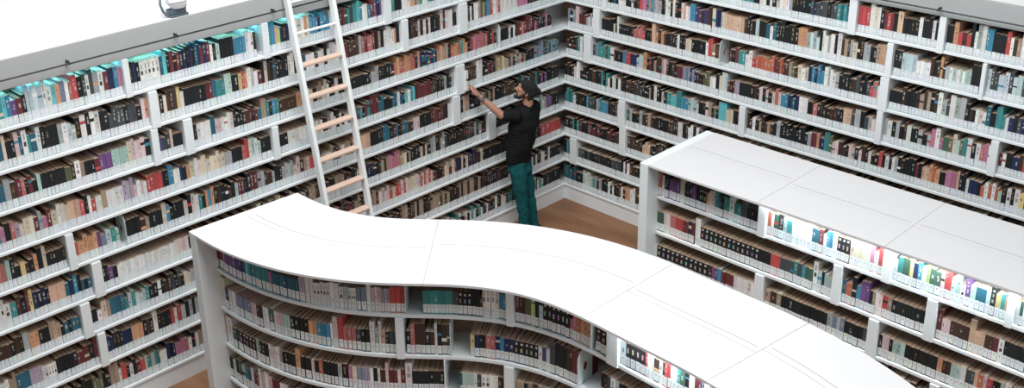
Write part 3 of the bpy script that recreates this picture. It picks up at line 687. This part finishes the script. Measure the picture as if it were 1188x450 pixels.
# head, tipped back to look up
HC = Vector((.075, 0, 1.755)); tip = Matrix.Rotation(math.radians(-24), 4, 'Y')
def hp(x, y, z):
    v = tip.to_3x3() @ Vector((x, y, z)); return tuple(HC + v)
def hb(x, y, z, r): blob(bm, hp(x, y, z), r, tip)
hb(-.012, 0, .025, (.098, .077, .092)); hb(.03, 0, .01, (.068, .066, .085)); hb(.035, 0, -.045, (.056, .058, .055))
hb(.062, 0, -.082, (.030, .032, .024)); hb(-.03, 0, -.02, (.07, .064, .06))
hb(.086, 0, .042, (.018, .050, .012))                                        # brow
chain(bm, [(hp(.092, 0, .028), .008), (hp(.112, 0, -.012), .0125), (hp(.098, 0, -.022), .012)])   # nose
for y in (-.011, .011): hb(.100, y, -.020, .008)
hb(.084, 0, -.046, (.014, .024, .007)); hb(.082, 0, -.058, (.013, .022, .008))   # lips
for y in (-1, 1):
    hb(.070, y * .038, .002, (.022, .018, .016))
    chain(bm, [(hp(-.008, y * .077, .012), .009), (hp(-.018, y * .083, .002), .009), (hp(-.012, y * .080, -.018), .009), (hp(-.002, y * .076, -.028), .007)])
BODY = fuse(bm, 'body', M['skin'], .0055, 3, parent=PR); tag(BODY, 'bare forearm, hand and upturned face')
# beard
bm = bmesh.new()
for y in (-1, 1):
    chain(bm, [(hp(.0, y * .066, .0), .010), (hp(.012, y * .066, -.035), (.020, .014, .022)), (hp(.045, y * .050, -.078), (.024, .020, .022)), (hp(.078, y * .018, -.094), (.022, .020, .018))])
    chain(bm, [(hp(.090, y * .006, -.034), .0085), (hp(.082, y * .030, -.046), .009), (hp(.076, y * .036, -.068), .010)])
chain(bm, [(hp(.082, -.02, -.096), .018), (hp(.084, .02, -.096), .018)])
tag(fuse(bm, 'beard', M['hair'], .005, 2, parent=PR), 'dark short beard')
for y in (-1, 1):
    bm = bmesh.new(); blob(bm, hp(.0855, y * .031, .020), (.009, .012, .0085), tip)
    me = bpy.data.meshes.new('eye'); bm.to_mesh(me); bm.free(); me.materials.append(plain('eye_white', (.55, .52, .5), .3)); o = bpy.data.objects.new('eye', me); COL.objects.link(o); under(o, PR)
    bm = bmesh.new(); blob(bm, hp(.0925, y * .031, .021), (.0035, .0055, .0055), tip)
    me = bpy.data.meshes.new('iris'); bm.to_mesh(me); bm.free(); me.materials.append(M['hair']); e = bpy.data.objects.new('iris', me); COL.objects.link(e); e.parent = o
bm = bmesh.new()
chain(bm, [(hp(-.085, -.035, -.035), .024), (hp(-.085, .035, -.035), .024)]); chain(bm, [(hp(-.075, -.03, -.07), .020), (hp(-.075, .03, -.07), .020)])
chain(bm, [(hp(-.05, .066, -.02), .018), (hp(-.055, .055, -.055), .018)]); chain(bm, [(hp(-.05, -.066, -.02), .018), (hp(-.055, -.055, -.055), .018)])
tag(fuse(bm, 'hair', M['hair'], .005, 3, parent=PR), 'dark hair below the beanie')
# beanie with a slouching tail
bm = bmesh.new()
hb2 = lambda x, y, z, r: blob(bm, hp(x, y, z), r, tip)
hb2(-.020, 0, .052, (.101, .084, .082)); hb2(-.058, 0, .022, (.070, .080, .070)); hb2(.022, 0, .078, (.070, .074, .050))
chain(bm, [(hp(-.095, 0, .050), .048), (hp(-.125, 0, .052), .036), (hp(-.140, 0, .040), .024)])
BN = fuse(bm, 'beanie', M['knit'], .006, 5, .008, parent=PR)
bm = bmesh.new()
for i in range(40):
    t = 2 * math.pi * i / 40
    blob(bm, hp(.088 * math.cos(t) - .012, .083 * math.sin(t), .048 - .058 * (-.5 * math.cos(t) + .5)), .013, tip)
tag(fuse(bm, 'folded_brim', M['knit'], .005, 2, parent=PR), 'turned-up brim of the beanie')
# T-shirt
bm = bmesh.new()
chain(bm, [((.155, .0, .965), (.128, .178, .05)), ((.150, 0, 1.04), (.135, .182, .08)), ((.120, 0, 1.20), (.140, .190, .10)), ((.105, 0, 1.37), (.140, .205, .11)), ((.088, 0, 1.49), (.105, .180, .085)), ((.07, 0, 1.535), (.078, .12, .05))], tw)
chain(bm, [(SHL, .085), (tuple(SHL[i] * .35 + ELL[i] * .65 for i in range(3)), .068)])
chain(bm, [(SHR, .085), ((-.02, -.19, 1.31), .068)])
chain(bm, [((.062, 0, 1.56), .074), ((.060, 0, 1.585), .071)])
SHIRT = fuse(bm, 't_shirt', M['shirt'], .008, 6, .035, parent=PR, nscale=6)
# jeans
bm = bmesh.new()
chain(bm, [((.155, 0, .95), (.118, .160, .06)), ((.145, 0, .84), (.125, .165, .08))], tw)
for y, kx, ax in ((.085, .135, .09), (-.085, .04, -.01)):
    chain(bm, [((.165 if y > 0 else .115, y * .8, .82), (.098, .092, .1)), (((.16 + kx) / 2 - (0 if y > 0 else .04), y * .9, .64), (.090, .082, .09)), ((kx, y * .95, .46), (.070, .066, .08)), (((kx + ax) / 2, y * .93, .28), (.064, .060, .07)), ((ax, y * .9, .085), (.062, .058, .03))])
fuse(bm, 'jeans', M['jeans'], .008, 5, .032, parent=PR, nscale=9)
# shoes
for y, ax in ((.085, .09), (-.085, -.01)):
    bm = bmesh.new(); chain(bm, [((ax - .05, y, .055), (.045, .042, .045)), ((ax + .03, y, .06), (.045, .043, .045)), ((ax + .12, y, .04), (.045, .045, .028)), ((ax + .165, y, .034), (.035, .04, .024))])
    sh = fuse(bm, 'shoe', M['shoe'], .006, 3, parent=PR)
    bm = bmesh.new(); chain(bm, [((ax - .05, y, .012), (.048, .045, .012)), ((ax + .165, y, .012), (.042, .045, .012))])
    so = fuse(bm, 'sole', M['sole'], .005, 1); so.parent = sh
# watch
mb = MB(); wv = Vector(ELL) * .12 + Vector(WRL) * .88; ax_ = (Vector(WRL) - Vector(ELL)).normalized()
a = W(*(wv - ax_ * .013)); b = W(*(wv + ax_ * .013)); mb.tube(a, b, .033, .032, 20)
watch = under(mb.build('wrist_watch', M['metal'], bevel=.003), PR)
fc = W(*wv) + PC * .030 + Vector((0, 0, .010)); mb = MB(); mb.tube(fc, fc + PC * .010 + Vector((0, 0, .004)), .024, .022, 20)
dial = mb.build('dial', plain('watch_dial', (.10, .11, .12), .2)); dial.parent = watch
# the book being drawn out of the shelf
mb = MB(); L0 = (0, 0, 0); T, N = (1, 0), (0, 1)
cov, pages, lab = book_parts('w', .03, .225, .16, random.Random(3))
add(mb, L0, T, N, cov); o = mb.build('book', M['cover'], loc=(1.60, .035, shelf_z(5) + BT + .001), fix=False)
tag(o, 'white book being drawn from the shelf by the reaching hand', 'book', 'books on the ladder wall')
mb = MB(); add(mb, L0, T, N, pages); mb.build('page_block', M['paper'], parent=o, fix=False)
mb = MB(); add(mb, L0, T, N, lab); tag(mb.build('spine_label', M['label'], parent=o, fix=False), 'white shelf-mark label')

# ---------------------------------------------------------------- light
wd = bpy.data.worlds.new('world'); SC.world = wd; wd.use_nodes = True
bg = wd.node_tree.nodes['Background']; bg.inputs['Color'].default_value = (.86, .95, 1.0, 1); bg.inputs['Strength'].default_value = WORLD
def area(name, loc, size, power, col=(1, 1, 1), target=None, sy=None):
    ld = bpy.data.lights.new(name, 'AREA'); ld.energy = power; ld.color = col; ld.size = size
    if sy: ld.shape = 'RECTANGLE'; ld.size_y = sy
    o = bpy.data.objects.new(name, ld); COL.objects.link(o); o.location = loc
    d = (Vector(target) - Vector(loc)) if target else Vector((0, 0, -1))
    o.rotation_euler = d.to_track_quat('-Z', 'Y').to_euler(); return o
for nm, loc, size, pw, tg in CEIL: area(nm, loc, size, pw, (1, .985, .96), tg)

SC.view_settings.view_transform = 'Standard'; SC.view_settings.look = 'None'
SC.view_settings.exposure = EXPO; SC.view_settings.gamma = 1.0; SC.view_settings.use_curve_mapping = False
